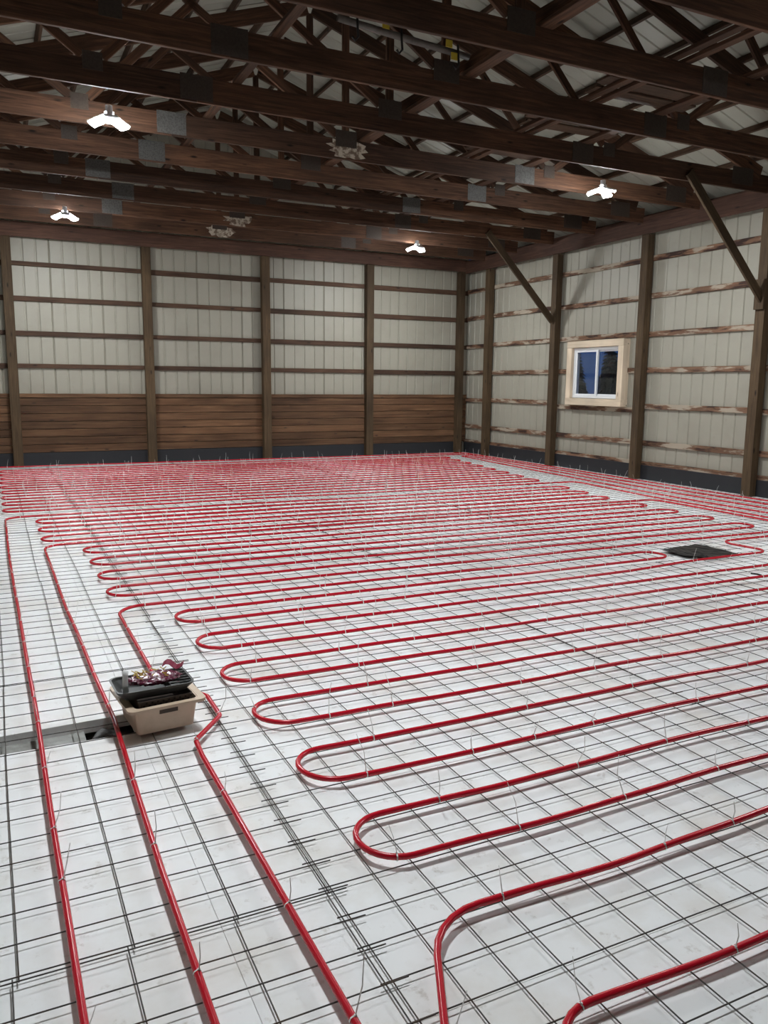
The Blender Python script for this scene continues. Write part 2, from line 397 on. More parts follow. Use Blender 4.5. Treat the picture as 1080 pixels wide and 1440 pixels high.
# ------------------------------------------------------------------ roof: sheets and purlins
ce = empty('ceiling', (XC, 6, 6.5), kind='structure')
SL = Vector((COSR, 0, -0.333*COSR)); LEN = (9.10-XC)/COSR
for side in (1, -1):
    X = (0, -side, 0); Yd = (side*COSR, 0, -0.333*COSR); Z = (side*0.333*COSR, 0, COSR)
    cuts = []; y = YFS-0.1
    while y < YBS+0.1: cuts.append(y); y += SW
    cuts.append(YBS+0.15)
    for a, b in zip(cuts[:-1], cuts[1:]):
        z = zraf(XC)+RV+0.092
        if side == 1: ua, ub, yy = -b, -a, b
        else: ua, ub, yy = a, b, a
        link('roof_sheet', sheetmesh('roof_sheet', ua, ub, lambda q: LEN, 'roof', 0.05), None, axes(X, Yd, Z, (XC, yy, z)), ce)
    for k in range(-1, 9):
        dx = 5.1-0.58*k+0.0
        x = XC+side*dx
        zc = zraf(x)+RV+0.0445
        for s0, s1 in ((YFS, 2.9), (2.905, 9.0), (9.005, YBS)):
            off = 0.0
            beam('purlin', (x, s0, zc), (x, s1, zc), 0.038, 0.086, 'purlin', ce, upv=Z)

# ------------------------------------------------------------------ trusses
YT = [7.10+1.213*k for k in range(-9, 7)]
def plate(x0, x1, z0, z1, yf, mat, parent, name='gusset_plate'):
    return link(name, boxmesh(x1-x0, 0.004, z1-z0, mat), None, T(x0, yf, (z0+z1)/2), parent)
RG = random.Random(5)
def truss(y, label, spl, n, lime=False):
    t = empty('roof_truss', (XC, y, ZC0), label, 'truss', 'wooden roof trusses')
    zc = (ZC0+ZC1)/2; H = ZC1-ZC0; th = 0.038
    cutx = [XL+0.02, spl[0], spl[1], XR-0.02]
    ch = []
    for a, b in zip(cutx[:-1], cutx[1:]): ch.append(beam('bottom_chord', (a+0.002, y, zc), (b-0.002, y, zc), th, H, 'truss', t))
    for s in (1, -1):
        nv = Vector((s*0.333*COSR, 0, COSR))
        p0 = Vector((XC+s*0.012, y, zraf(XC)))+nv*0.092; p1 = Vector((XC+s*5.95, y, zraf(XC+5.95)))+nv*0.092
        # keep the feet above the header
        p1 = Vector((XC+s*5.78, y, zraf(XC+5.78)))+nv*0.092
        beam('rafter', p0, p1, 0.040, 0.184, 'truss', t, upv=nv)
        W = 0.036
        beam('web', (XC+s*1.93, y, 5.78), (XC+s*0.12, y, 4.60), W, 0.089, 'truss', t)       # inner diagonal
        beam('web', (XC+s*1.83, y, 5.74), (XC+s*2.98, y, 4.58), W, 0.089, 'truss', t)       # middle diagonal
        beam('web', (XC+s*3.90, y, 5.10), (XC+s*3.16, y, 4.58), W, 0.089, 'truss', t)       # outer diagonal
        yf = y-0.0215
        plate(XC+s*3.07-0.09, XC+s*3.07+0.09, ZC1-0.10, ZC1+0.06, yf, 'gusset_d', t)
        plate(XC+s*5.45-0.2, XC+s*5.45+0.2, ZC0+0.06, ZC1+0.05, yf, 'gusset_d', t)
    beam('king_post', (XC, y, ZC1-0.005), (XC, y, zraf(XC)+0.02), 0.036, 0.089, 'truss', t, upv=(1, 0, 0))
    yf = y-0.0215
    plate(XC-0.14, XC+0.14, ZC1-0.09, ZC1+0.10, yf-0.002, 'gusset_d', t)
    plate(spl[0]-0.16, spl[0]+0.16, ZC0+0.015, ZC1+0.012, yf, 'gusset' if n in (1, 2, 3, 4, 5) else 'gusset_d', ch[0])  # lamplight put into colour: paler plate on lit trusses, darker on shaded ones
    plate(spl[1]-0.16, spl[1]+0.16, ZC0+0.015, ZC1+0.012, yf, 'gusset' if n in (3, 4, 5) else 'gusset_d', ch[1])  # same lit and shaded plate colours on the window-side splice
    if lime:
        rl = random.Random(n); m = 22; V = []
        for k in range(m):
            an = 2*math.pi*k/m; q = rl.uniform(0.62, 1.0) if k % 2 else rl.uniform(0.8, 1.15)
            V.append((max(-.3, min(.3, 0.27*q*math.cos(an))), 0.0, max(-.112, min(.112, 0.125*q*math.sin(an)))))
        V += [(a_, 0.003, c_) for a_, b_, c_ in V]
        F = [tuple(range(m)), tuple(reversed(range(m, 2*m)))]+[(i, m+i, m+(i+1) % m, (i+1) % m) for i in range(m)]
        link('pale_patch', mesh('pale_patch', V, F), 'lime', T(XC+0.02, y-0.0225, zc), ch[1])
    return t
for i, y in enumerate(YT):
    n = len(YT)-1-i
    sp = (0.49, 5.26)
    if n == 3: sp = (-0.01, 4.79)
    if n == 8: sp = (0.49, 4.82)
    truss(y, 'dark brown wooden roof truss, %s out from the planked end wall' % ordn[n], sp, n, lime=n in (0, 1, 5))
# knee braces in the truss planes
for y, lb in ((7.1, 'diagonal brown knee brace rising from the post beyond the window, the fourth from the corner'), (11.953, 'diagonal brown knee brace rising from the second post from the corner, beside the window'), ):
    p0 = Vector((XR-0.01, y-0.045, 2.86)); p1 = Vector((7.02, y-0.045, 4.42))
    tag(beam('knee_brace', p0, p1, 0.04, 0.13, 'post'), lb, 'brace', 'knee braces')
nb = block('nailing_block', (XR-0.045, 6.99, 2.72), (XR-0.001, 7.16, 3.14), 'post')
tag(nb, 'short wooden block nailed to the post under the knee brace', 'block')
# long boards laid over the chords
for x, w, lb in ((4.30, 0.089, 'long narrow brace board laid over the truss chords beside its twin'), (4.47, 0.089, 'second long narrow brace board laid over the chords, nearer the window wall'), (5.29, 0.14, 'wide brace board laid over the chords on the window side'), (2.86, 0.14, 'brace board laid over the chords beside the king posts'), (0.90, 0.089, 'brace board laid over the chords on the windowless side')):
    tag(beam('brace_board', (x, YT[6]-0.2, ZC1+0.020), (x+random.uniform(-.03, .03), YT[-1]+0.2, ZC1+0.020), w, 0.038, 'truss'), lb, 'board', 'long boards over the chords')
for k, (x0, x1, y0, y1, z, lb) in enumerate([
    (4.12, 5.52, 5.42, 5.44, 0.052, 'dark stored plank resting on the brace boards'), (4.20, 5.55, 5.70, 5.68, 0.052, 'dark stored plank resting on the brace boards'),
    (4.10, 5.60, 6.60, 6.55, 0.052, 'dark stored plank resting on the brace boards'), (4.2, 5.5, 6.85, 6.83, 0.052, 'dark stored plank resting on the brace boards'),
    (4.15, 5.5, 7.75, 7.79, 0.052, 'dark stored plank resting on the brace boards'), (4.18, 5.45, 8.0, 8.04, 0.052, 'dark stored plank resting on the brace boards')]):
    tag(beam('stored_plank', (x0, y0, ZC1+z), (x1, y1, ZC1+z), 0.20, 0.024, 'purlin'), lb+', %s from the planked wall' % ordn[5-k], 'plank', 'stored planks above the chords')
# pole with hook and straps on the truss webs
V, F = tube_geo([Vector((1.45, 5.80, 4.79)), Vector((2.05, 5.805, 4.75)), Vector((2.80, 5.80, 4.70))], 0.032, 8)
po = tag(link('storage_pole', mesh('storage_pole', V, F, True), 'pole', T(0, 0, 0)), 'grey pole fixed along the truss webs near the king post', 'pole')
for x, z in ((1.62, 4.77), (2.06, 4.74), (2.66, 4.71)):
    pts = [Vector((x, 5.765, z+0.06)), Vector((x, 5.755, z-0.04)), Vector((x+0.005, 5.75, z-0.12)), Vector((x-0.03, 5.745, z-0.16)), Vector((x-0.055, 5.745, z-0.13))]
    V, F = tube_geo(pts, 0.011, 6); link('hook', mesh('hook', V, F, True), 'iron', T(0, 0, 0), po)
for x, z in ((1.90, 4.80), (2.56, 4.76), (2.62, 4.66)):
    block('yellow_strap', (x-0.035, 5.755, z-0.03), (x+0.035, 5.762, z+0.035), 'yellow', po)

# ------------------------------------------------------------------ lamps
def lamp(x, y, label, tilt, depth):
    zt = ZC0
    t = empty('ceiling_lamp', (x, y, zt), label, 'lamp', 'LED ceiling lamps')
    V, F = [], []
    tube_geo([Vector((0, 0, 0)), Vector((0, 0, -0.06))], 0.035, 12, V, F)
    link('socket', mesh('socket', V, F), 'lampbody', T(x, y, zt), t)
    V, F = [], []
    tube_geo([Vector((0, 0, -0.06)), Vector((0, 0, -0.075)), Vector((0, 0, -0.11))], 0.05, 12, V, F)
    hb = link('hub', mesh('hub', V, F), 'lampbody', T(x, y, zt), t)
    for k in range(3):
        a = 2*math.pi*k/3+0.5
        R = Matrix.Rotation(a, 4, 'Z') @ Matrix.Rotation(math.radians(tilt), 4, 'Y')
        # leaf: housing above, glowing face below
        lf = link('lamp_leaf', boxmesh(0.17, 0.135, 0.016, 'lampbody'), None, T(x, y, zt-0.085) @ R @ T(0.045, 0, 0), t)
        prof = [(0.045, -0.062), (0.21, -0.062), (0.21, 0.062), (0.045, 0.062)]
        V = [(u, v, -0.0085) for u, v in prof]+[(u*0.94+0.008, v*0.88, -0.0085-depth) for u, v in prof]
        F = [(0, 1, 2, 3), (7, 6, 5, 4)]+[(i, 4+i, 4+(i+1) % 4, (i+1) % 4) for i in range(4)]
        link('light_panel', mesh('light_panel', V, F), 'glow', T(x, y, zt-0.085) @ R, lf)
    rings = [[(r*math.cos(2*math.pi*k/14), r*math.sin(2*math.pi*k/14), z) for k in range(14)] for r, z in (((0.045, -0.11), (0.045, -0.114), (0.03, -0.116)) if tilt < 10 else ((0.060, -0.110), (0.072, -0.125), (0.062, -0.148), (0.034, -0.160)))]
    V, F = loft(rings[::-1], True, True)
    link('light_panel', mesh('light_dome', V, F), 'glow', T(x, y, zt), hb)
    return t
LY = [(2.40, 'unseen, added to light the near floor', 2, 0.004), (7.60, 'by the sixth truss from the planked wall', 20, 0.024), (12.86, 'by the second truss from the planked wall', 20, 0.024)]  # first pair is out of view, added on the row's spacing to brighten the floor
for yy, ph, tl, dp in LY:
    for x, sd in ((-0.27, 'on the windowless side'), (6.04, 'on the window side')):
        lamp(x, yy, 'glowing white LED lamp %s, %s' % (sd, ph), tl, dp)

# ------------------------------------------------------------------ window
wi = empty('window_1', (XRS, (WY0+WY1)/2, 1.2), kind='structure')
cx0, cx1 = XR+0.02, XRS-0.002
CO = (9.88, 11.44, 1.235, 2.44)
block('casing_board', (cx0, CO[0], CO[2]), (cx1, CO[1], WZ0-0.005), 'pine', wi)
block('casing_board', (cx0, CO[0], WZ1+0.005), (cx1, CO[1], CO[3]), 'pine', wi)
block('casing_board', (cx0+0.002, CO[0], WZ0-0.004), (cx1, WY0-0.005, WZ1+0.004), 'pine', wi)
block('casing_board', (cx0+0.002, WY1+0.005, WZ0-0.004), (cx1, CO[1], WZ1+0.004), 'pine', wi)
f0, f1 = XRS-0.10, XRS+0.02
fw_ = 0.045
block('window_frame', (f0, WY0, WZ0), (f1, WY1, WZ0+fw_), 'vinyl', wi); block('window_frame', (f0, WY0, WZ1-fw_), (f1, WY1, WZ1), 'vinyl', wi)
block('window_frame', (f0, WY0, WZ0+fw_), (f1, WY0+fw_, WZ1-fw_), 'vinyl', wi); block('window_frame', (f0, WY1-fw_, WZ0+fw_), (f1, WY1, WZ1-fw_), 'vinyl', wi)
ym = (WY0+WY1)/2
def sash(y0, y1, x0, x1):
    s = block('sash', (x0, y0, WZ0+fw_), (x1, y0+0.04, WZ1-fw_), 'vinyl', wi)
    for lo, hi in (((x0, y1-0.04, WZ0+fw_), (x1, y1, WZ1-fw_)), ((x0, y0+0.04, WZ0+fw_), (x1, y1-0.04, WZ0+fw_+0.035)), ((x0, y0+0.04, WZ1-fw_-0.035), (x1, y1-0.04, WZ1-fw_))):
        block('sash_rail', lo, hi, 'vinyl', s)
    xm = (x0+x1)/2
    block('pane', (xm-0.003, y0+0.035, WZ0+fw_+0.03), (xm+0.003, y1-0.035, WZ1-fw_-0.03), 'glass', s)
sash(ym-0.02, WY1-fw_, XRS-0.085, XRS-0.055)
sash(WY0+fw_, ym+0.04, XRS-0.045, XRS-0.015)
# outside: dusk garden with conifers
tag(prism('outside_ground', [(XRS+0.3, -10), (60, -10), (60, 60), (XRS+0.3, 60)], -0.6, -0.4, 'soil'), kind='structure')
def conifer(x, y, h, label, seed):
    rg = random.Random(seed)
    t = empty('conifer', (x, y, -0.4), label, 'tree', 'conifers outside the window')
    V, F = [], []
    tube_geo([Vector((0, 0, 0)), Vector((0, 0, h*0.5)), Vector((0, 0, h*0.95))], 0.09, 6, V, F); link('trunk', mesh('trunk', V, F), 'bark', T(x, y, -0.4), t)
    V, F = [], []
    for k in range(26):
        z = h*(0.08+0.9*k/26); rr = h*0.26*(1-k/26.5)+0.1; m = 15
        for i in range(m):
            a = 2*math.pi*(i+rg.random())/m; r1 = rr*rg.uniform(0.7, 1.1); w = 0.12+0.12*rr
            b = len(V); d = Vector((math.cos(a), math.sin(a), 0)); s = Vector((-d.y, d.x, 0)); o = Vector((0, 0, z))
            V += [o, o+d*r1*0.6+s*w-Vector((0, 0, 0.16*r1)), o+d*r1-Vector((0, 0, 0.42*r1)), o+d*r1*0.6-s*w-Vector((0, 0, 0.16*r1)), o+d*r1*0.55+Vector((0, 0, 0.02))]
            F += [(b, b+1, b+4), (b+1, b+2, b+4), (b+2, b+3, b+4), (b+3, b, b+4)]
    link('foliage', mesh('foliage', V, F), 'needle', T(x, y, -0.4), t)


for k, (x, y, h, lb) in enumerate([(14.0, 15.9, 2.5, 'small dark conifer outside the window, in the row closest to the wall'), (14.2, 17.7, 2.2, 'lowest dark conifer outside the window, beside the small one'),
        (16.5, 19.0, 3.2, 'dark conifer outside the window, in the middle row'), (16.7, 21.0, 2.9, 'shorter dark conifer outside the window, in the middle row'),
        (19.0, 22.0, 3.7, 'tallest dark conifer outside the window, in the farthest row'), (19.3, 24.2, 3.4, 'dark conifer outside the window, beside the tallest one')]):
    conifer(x, y, h, lb, k+1)

# ------------------------------------------------------------------ steel mesh sheets
WR = 0.0023
def wiremesh(x0, y0, nx, dx, ny, dy, ovx, ovy, label, group, z=0.0):
    """nx wires running along y, ny wires running along x; stubs ovx / ovy past the outer wires"""
    rg = random.Random(int(x0*1000)*7+int(y0*1000)); V, F = [], []
    Lx, Ly = (nx-1)*dx, (ny-1)*dy
    def nz(x, y): return 0.003*noise.noise(Vector((x*0.9, y*0.9, 3.1)))
    for i in range(nx):
        x = i*dx+rg.uniform(-.004, .004); m = max(6, int(Ly/0.3)); ph = rg.uniform(0, 9)
        pts = []
        for k in range(m+1):
            y = -ovy+(Ly+2*ovy)*k/m
            pts.append(Vector((x+0.004*math.sin(y*1.7+ph), y, nz(x0+x, y0+y))))
        tube_geo(pts, WR, 5, V, F)
    for j in range(ny):
        y = j*dy+rg.uniform(-.003, .003); m = max(6, int(Lx/0.3)); ph = rg.uniform(0, 9)
        pts = []
        for k in range(m+1):
            x = -ovx+(Lx+2*ovx)*k/m
            pts.append(Vector((x, y+0.003*math.sin(x*2.1+ph), nz(x0+x, y0+y)+0.004)))
        tube_geo(pts, WR, 5, V, F)
    o = link('wire_mesh', mesh('wire_mesh', V, F, True), 'wire', Matrix.Translation((x0, y0, z)) @ Matrix.Rotation(rg.uniform(-.0015, .0015), 4, 'Z'))
    return tag(o, label, 'wire mesh', group)
C = 0.1524
for ci, x0 in enumerate([-4.5*C-0.0, 10.5*C, 25.5*C, 40.5*C]):
    nx = 16 if ci < 3 else 16
    for ri, (j0, ny) in enumerate([(-12, 40), (28, 40), (68, 31)]):
        wiremesh(x0+C/2, j0*C, nx, C, ny, C, 0.045, 0.03, 'square-celled steel wire mesh sheet, %s strip from the window wall, %s from the planked wall' % (ordn[3-ci], ordn[2-ri]), 'square-celled wire mesh sheets', z=0.002*(ri % 2)+0.002*(ci % 2))
for ri in range(-1, 6):
    y0 = 0.900+ri*2.353
    wiremesh(-1.55-0.305*5 + (0.012 if ri >= 0 else 0.0), y0, 9, 0.3045, 17, 0.1463, 0.065, 0.012, 'oblong-celled steel wire mesh sheet under the straight red leads, %s from the planked wall' % ordn[5-ri], 'oblong-celled wire mesh sheets', z=0.001+0.002*(ri % 2))

# ------------------------------------------------------------------ red heating tubes
RT = 0.0115; ZT = 0.0145+RT
def warp(x, y):
    k = max(0.0, min(1.0, (x+0.9)/0.4))
    wob = 0.028*noise.noise(Vector((x*0.75, y*0.55, 1.7))) + 0.011*noise.noise(Vector((x*2.2, y*1.9, 8.3)))
    wx = 0.012*noise.noise(Vector((x*1.7, y*0.7, 5.5)))
    return x+wx, y - 0.012*(x+0.45)*k + wob
def fillet(pts, rs):
    out = [Vector((*pts[0], 0))]
    for i in range(1, len(pts)-1):
        p, a, b = (Vector((*q, 0)) for q in (pts[i], pts[i-1], pts[i+1]))
        r = rs[i] if isinstance(rs, dict) and i in rs else (rs['d'] if isinstance(rs, dict) else rs)
        d1 = (a-p); d2 = (b-p); l1, l2 = d1.length, d2.length; d1.normalize(); d2.normalize()
        ang = d1.angle(d2)
        if ang > math.pi-0.02: out.append(p); continue
        t = min(r/math.tan(ang/2), l1*0.499, l2*0.499); rr = t*math.tan(ang/2)
        bis = (d1+d2).normalized(); c = p+bis*(rr/math.sin(ang/2))
        s, e = p+d1*t, p+d2*t
        v1, v2 = s-c, e-c; tot = v1.angle(v2); m = max(4, int(tot/0.22))
        sg = 1 if v1.cross(v2).z > 0 else -1
        for k in range(m+1): out.append(c+Matrix.Rotation(sg*tot*k/m, 3, 'Z') @ v1)
    out.append(Vector((*pts[-1], 0)))
    return out
def dens(pts, step=0.085):
    out = [pts[0]]
    for a, b in zip(pts[:-1], pts[1:]):
        L = (b-a).length; n = max(1, int(math.ceil(L/step)))
        for k in range(1, n+1):
            q = a.lerp(b, k/n)
            if (q-out[-1]).length > 1e-4: out.append(q)
    return out
TIES = []       # (distance to the camera, tube, point, tangent)
def tube(pts, label, r=0.148, ties=True):
    pl = dens(fillet(pts, r)); P = []
    for q in pl:
        x, y = warp(q.x, q.y)
        z = ZT + 0.002*noise.noise(Vector((x*1.1, y*1.1, 6.0)))
        P.append(Vector((x, y, z)))
    c = P[0]; V, F = tube_geo([p-c for p in P], RT, 9)
    o = tag(link('heating_tube', mesh('heating_tube', V, F, True), 'tube', T(*c)), label, 'tube', 'red floor heating tubes')
    s = 0.0; nxt = 0.4; rg = random.Random(len(P))
    for a, b in zip(P[:-1], P[1:]):
        s += (b-a).length
        if s > nxt:
            TIES.append(((b-CAMP).length, o, b.copy(), (b-a).normalized())); nxt = s+rg.choice([0.30, 0.46, 0.46, 0.61, 0.76])
    return o
HW = 0.147
def serp(rows_first, centers, xl, xr, xrfun=None):
    """rows from a first row at the right, through left loops at the given centres"""
    pts = []
    for i, c in enumerate(centers):
        s = 1 if centers[-1] > centers[0] else -1
        ya, yb = c-s*HW, c+s*HW
        xra = xr(ya) if callable(xr) else xr
        pts += [(xra, ya), (xl, ya), (xl, yb), (xr(yb) if callable(xr) else xr, yb)]
    return pts
def xrf(y):
    return 6.36+(8.5-6.36)*max(0, (y-7.6))*0.08
# near circuit with the open bend at the mesh seam
tube([(-0.37, -2.4), (-0.37, 0.143), (6.4, 0.143), (6.4, -2.0)], 'red heating tube of the lowest single run, nearest the front of the floor', 0.17)
c1 = [1.085+0.596*k for k in range(5)]
pts = [(-0.74, -2.4), (-0.70, 0.0), (-0.41, 0.615), (6.25, 0.64)]+serp(0, c1, -0.45, 6.3)
pts += [(6.62, c1[-1]+HW), (6.62, -1.5)]
tube(pts, 'red heating tube with five broad loops on the front half of the floor', {'d': 0.148, 2: 0.26})
# circuit round the drain
c6 = 4.07
tube([(-0.775, -2.4), (-0.785, 1.95), (-0.775, 2.11), (-0.605, 2.33), (-0.60, 2.60), (-0.79, 2.98), (-0.80, 4.49), (4.17, 4.50), (4.17, c6+HW), (-0.46, c6+HW), (-0.46, c6-HW), (3.4, c6-HW+0.01), (4.3, 4.02), (5.27, 4.04), (5.19, 4.60), (6.42, 4.62), (6.42, 3.95)],
     'red heating tube that bends past the beige tote and jogs around the black drain cover', {'d': 0.14, 2: 0.04, 3: 0.06, 4: 0.05, 5: 0.2, 6: 0.2})
c2 = [6.62, 6.07, 5.51, 4.95]
tube([(-1.10, -2.4), (-1.10, 1.2), (-1.075, 2.5), (-1.125, 4.6), (-1.13, 7.02), (xrf(7.0), 7.02)]+serp(0, c2, -0.80, xrf)+[(6.62, c2[-1]-HW), (6.62, 3.78)],
     'red heating tube led straight along the left of the tote, with four loops', {'d': 0.142, 4: 0.2})
c3 = [8.50, 7.93, 7.37]
tube([(-1.39, -2.4), (-1.40, 1.2), (-1.41, 3.0), (-1.435, 5.3), (-1.445, 8.93), (xrf(8.9), 8.93)]+serp(0, c3, -1.13, xrf)+[(6.83, c3[-1]-HW), (6.83, 3.2)],
     'red heating tube of the outermost straight lead, ending in three loops', {'d': 0.142, 4: 0.2})
c4 = [9.50+0.585*k for k in range(9)][::-1]
def pq(b, y): return b+(8.5-b)*max(0, (y-7.6))*0.07
P7 = [(pq(7.02, y), y) for y in (8.4, 7.6, 5.6, 2.8)]
pts = [(pq(7.97, y), y) for y in (1.0, 4.0, 7.6, 9.6, 12.0)]+[(pq(7.97, 14.78), 14.50)]
pts += serp(0, c4, -1.46, xrf)[1:]
pts += [(pq(7.02, 9.2), c4[-1]-HW)]+P7
tube(pts, 'red heating tube packed in many close runs before the planked end wall', 0.142)
pts = [(pq(7.32, y), y) for y in (1.0, 4.0, 7.6, 9.6, 12.0, 14.15)]+[(pq(7.66, y), y) for y in (14.15, 12.0, 9.6, 7.6, 4.0, 1.0)]
tube(pts, 'red heating tube doubled back in a long loop beside the window wall', 0.14)
pts = [(pq(8.27, y), y) for y in (1.0, 4.0, 7.6, 9.6, 12.0)]+[(pq(8.27, 14.9), 14.86), (-3.0, 14.98)]
tube(pts, 'red heating tube following the window wall and then the planked wall', 0.14)

# zip ties: a band round tube and wire, a lock and a tail standing up
TIES.sort(key=lambda t: t[0])
def tie_geo(p, t, rg, V, F):
    s = t.cross(Vector((0, 0, 1))).normalized(); upz = Vector((0, 0, 1)); r = RT+0.0022; hw = 0.0024
    b = len(V); n = 8
    for k in range(n):
        a = 2*math.pi*k/n
        q = p+s*(r*math.cos(a))+upz*(r*math.sin(a)-0.001)
        V.append(q-t*hw); V.append(q+t*hw)
    for k in range(n):
        i, j = b+2*k, b+2*((k+1) % n); F.append((i, j, j+1, i+1))
    # tail
    az = rg.uniform(0, 6.28); ln = rg.uniform(0.07, 0.16); lean = rg.uniform(0.02, 0.45)
    d = Vector((math.cos(az)*lean, math.sin(az)*lean, 1)).normalized(); base = p+upz*(RT)+s*0.004
    w = Vector((-d.y, d.x, 0)); w = (w.normalized() if w.length > 1e-3 else Vector((1, 0, 0)))*0.0017
    nn = d.cross(w).normalized()*0.0010
    bend = Vector((math.cos(az+1), math.sin(az+1), 0))*ln*rg.uniform(-.12, .12)
    st = [(base, 1.0), (base+d*ln*0.5+bend, 0.9), (base+d*ln, 0.6)]
    b = len(V)
    for q, k in st: V.extend([q-w*k-nn*k, q+w*k-nn*k, q+w*k+nn*k, q-w*k+nn*k])
    for i in range(2):
        for k in range(4):
            a1 = b+4*i+k; a2 = b+4*i+(k+1) % 4; F.append((a1, a2, a2+4, a1+4))
    F.append((b+8, b+9, b+10, b+11))
    # lock
    b = len(V); c = base; e = 0.0032
    for dz in (-1, 1):
        for dx, dy in ((-1, -1), (1, -1), (1, 1), (-1, 1)): V.append(c+Vector((dx*e, dy*e, dz*e)))
    F.extend([(b+3, b+2, b+1, b), (b+4, b+5, b+6, b+7)]+[(b+i, b+(i+1) % 4, b+4+(i+1) % 4, b+4+i) for i in range(4)])
rg = random.Random(3)
protos = []
for k in range(14):
    V, F = [], []; tie_geo(Vector((0, 0, 0)), Vector((1, 0, 0)), rg, V, F)
    me = mesh('zip_tie', V, F); me.materials.append(MT['tie']); protos.append(me)
def inview(p):
    d = p-CAMP; zz = d.dot(fw)
    return zz > 0.1 and abs(d.dot(rt)/zz) < 0.50 and -0.66 < d.dot(up)/zz < 0.66
near = [t for t in TIES if inview(t[2])]; rest = [t for t in TIES if not inview(t[2])]
for d, o, p, t in near[:300]:
    m = frame(p, p+t); link('zip_tie', rg.choice(protos), None, m, o)
bulk = {}
for d, o, p, t in near[300:]+rest: bulk.setdefault(o.name, (o, []))[1].append((p, t))
for nm, (o, lst) in bulk.items():
    V, F = [], []
    for p, t in lst: tie_geo(p, t, rg, V, F)
    tag(link('zip_ties', mesh('zip_ties', V, F), 'tie', T(0, 0, 0), o), kind='stuff')

# ------------------------------------------------------------------ trench with curb and rubble
o = prism('concrete_curb', [(-3.2, 2.50), (-1.20, 2.52), (-1.20, 2.645), (-3.2, 2.645)], -0.13, -0.065, 'concrete')
tag(o, 'grey concrete curb lying in the open gap of the foam', 'curb')
def rubble(x, y, z, r, label, seed):
    bm = bmesh.new(); bmesh.ops.create_icosphere(bm, subdivisions=3, radius=r)
    for v in bm.verts:
        n_ = noise.noise(v.co*14+Vector((seed, 0, 0)))*0.35+noise.noise(v.co*40+Vector((0, seed, 0)))*0.18
        v.co *= 1+n_; v.co.z *= 0.62; v.co.x *= 1.25
    me = bpy.data.meshes.new('stone'); bm.to_mesh(me); bm.free()
    return tag(link('stone', me, 'stone', T(x, y, z)), label, 'stone', 'stones in the foam gap')
rubble(-1.115, 2.55, -0.085, 0.062, 'dark rough stone in the foam gap beside the tote', 2)
rubble(-1.06, 2.455, -0.105, 0.036, 'smaller dark stone in the foam gap against the curb', 5)

# ------------------------------------------------------------------ beige tote, trays and bag
AR = math.radians(6)
TB = T(-0.878, 2.47, 0.0) @ Matrix.Rotation(AR, 4, 'Z')
tt = tag(link('storage_tote', None, None, TB @ T(0, 0, -0.012)), 'beige plastic tote holding black trays on the wire mesh', 'tote')
TH = 0.135
V, F = loft([rrect(.132, .142, .02, 0.0), rrect(.148, .160, .022, TH), rrect(.144, .156, .02, TH), rrect(.128, .138, .018, 0.006)], True, True)
link('body', mesh('tote_body', V, F), 'tote', TB @ T(0, 0, 0.008), tt)
V, F = loft([rrect(.144, .156, .02, TH-0.012), rrect(.182, .190, .028, TH-0.012), rrect(.182, .190, .028, TH+0.002), rrect(.150, .162, .02, TH+0.002), rrect(.144, .156, .02, TH-0.004)], loop=True)
link('rim', mesh('tote_rim', V, F), 'tote', TB @ T(0, 0, 0.008), tt)
link('handle_slot', boxmesh(0.085, 0.006, 0.020, 'dark'), None, TB @ T(-0.035, -0.157, 0.008+0.100), tt)
V, F = [], []
# perforated dark crate standing in the tote
cr = tag(link('perforated_tray', None, None, TB @ T(0, 0, 0.09)), 'dark perforated tray sunk in the beige tote under the black tray', 'tray')
z0, z1 = 0.07, 0.165
V, F = loft([rrect(.112, .128, .012, z0), rrect(.128, .142, .014, z1), rrect(.122, .136, .012, z1), rrect(.108, .124, .010, z0+.005)], True, True)
link('body', mesh('crate_body', V, F), 'brownpl', TB, cr)
for k in range(9):
    x = -0.105+k*0.026
    for zz in (0.140, 0.154): link('hole', boxmesh(0.009, 0.002, 0.006, 'film'), None, TB @ T(x+(0.012 if zz > .15 else 0), -0.1415+(0.165-zz)*0.147, zz), cr)
# black tray on top, turned a little
TC = T(-0.905, 2.45, 0.167) @ Matrix.Rotation(math.radians(3), 4, 'Z')
tr = tag(link('black_tray', None, None, TC), 'shallow black plastic tray lying on top of the beige tote', 'tray')
V, F = loft([rrect(.140, .088, .03, 0.0), rrect(.175, .112, .04, 0.036), rrect(.180, .117, .04, 0.048), rrect(.170, .108, .036, 0.048), rrect(.165, .104, .036, 0.036), rrect(.132, .080, .028, 0.006)], True, True)
link('body', mesh('tray_body', V, F, False), 'blackpl', TC, tr)
for k in range(5): link('rib', boxmesh(0.10, 0.008, 0.006, 'blackpl'), None, TC @ T(0.075, -0.070+0.035*k, 0.042), tr)
link('divider', boxmesh(0.17, 0.006, 0.030, 'blackpl'), None, TC @ Matrix.Rotation(math.pi/2, 4, 'Z') @ T(-0.085, -0.07, 0.022), tr)
# grey clear tube at the edge
V, F = [], []
tube_geo([Vector((0, 0, 0)), Vector((-0.002, 0.002, 0.05)), Vector((0, 0, 0.095)), Vector((0.002, 0, 0.112))], 0.013, 10, V, F)
tag(link('clear_cartridge', mesh('clear_cartridge', V, F, True), 'clearpl', TC @ T(-0.13, -0.06, 0.02)), 'pale upright plastic cartridge standing in the black tray', 'cartridge')
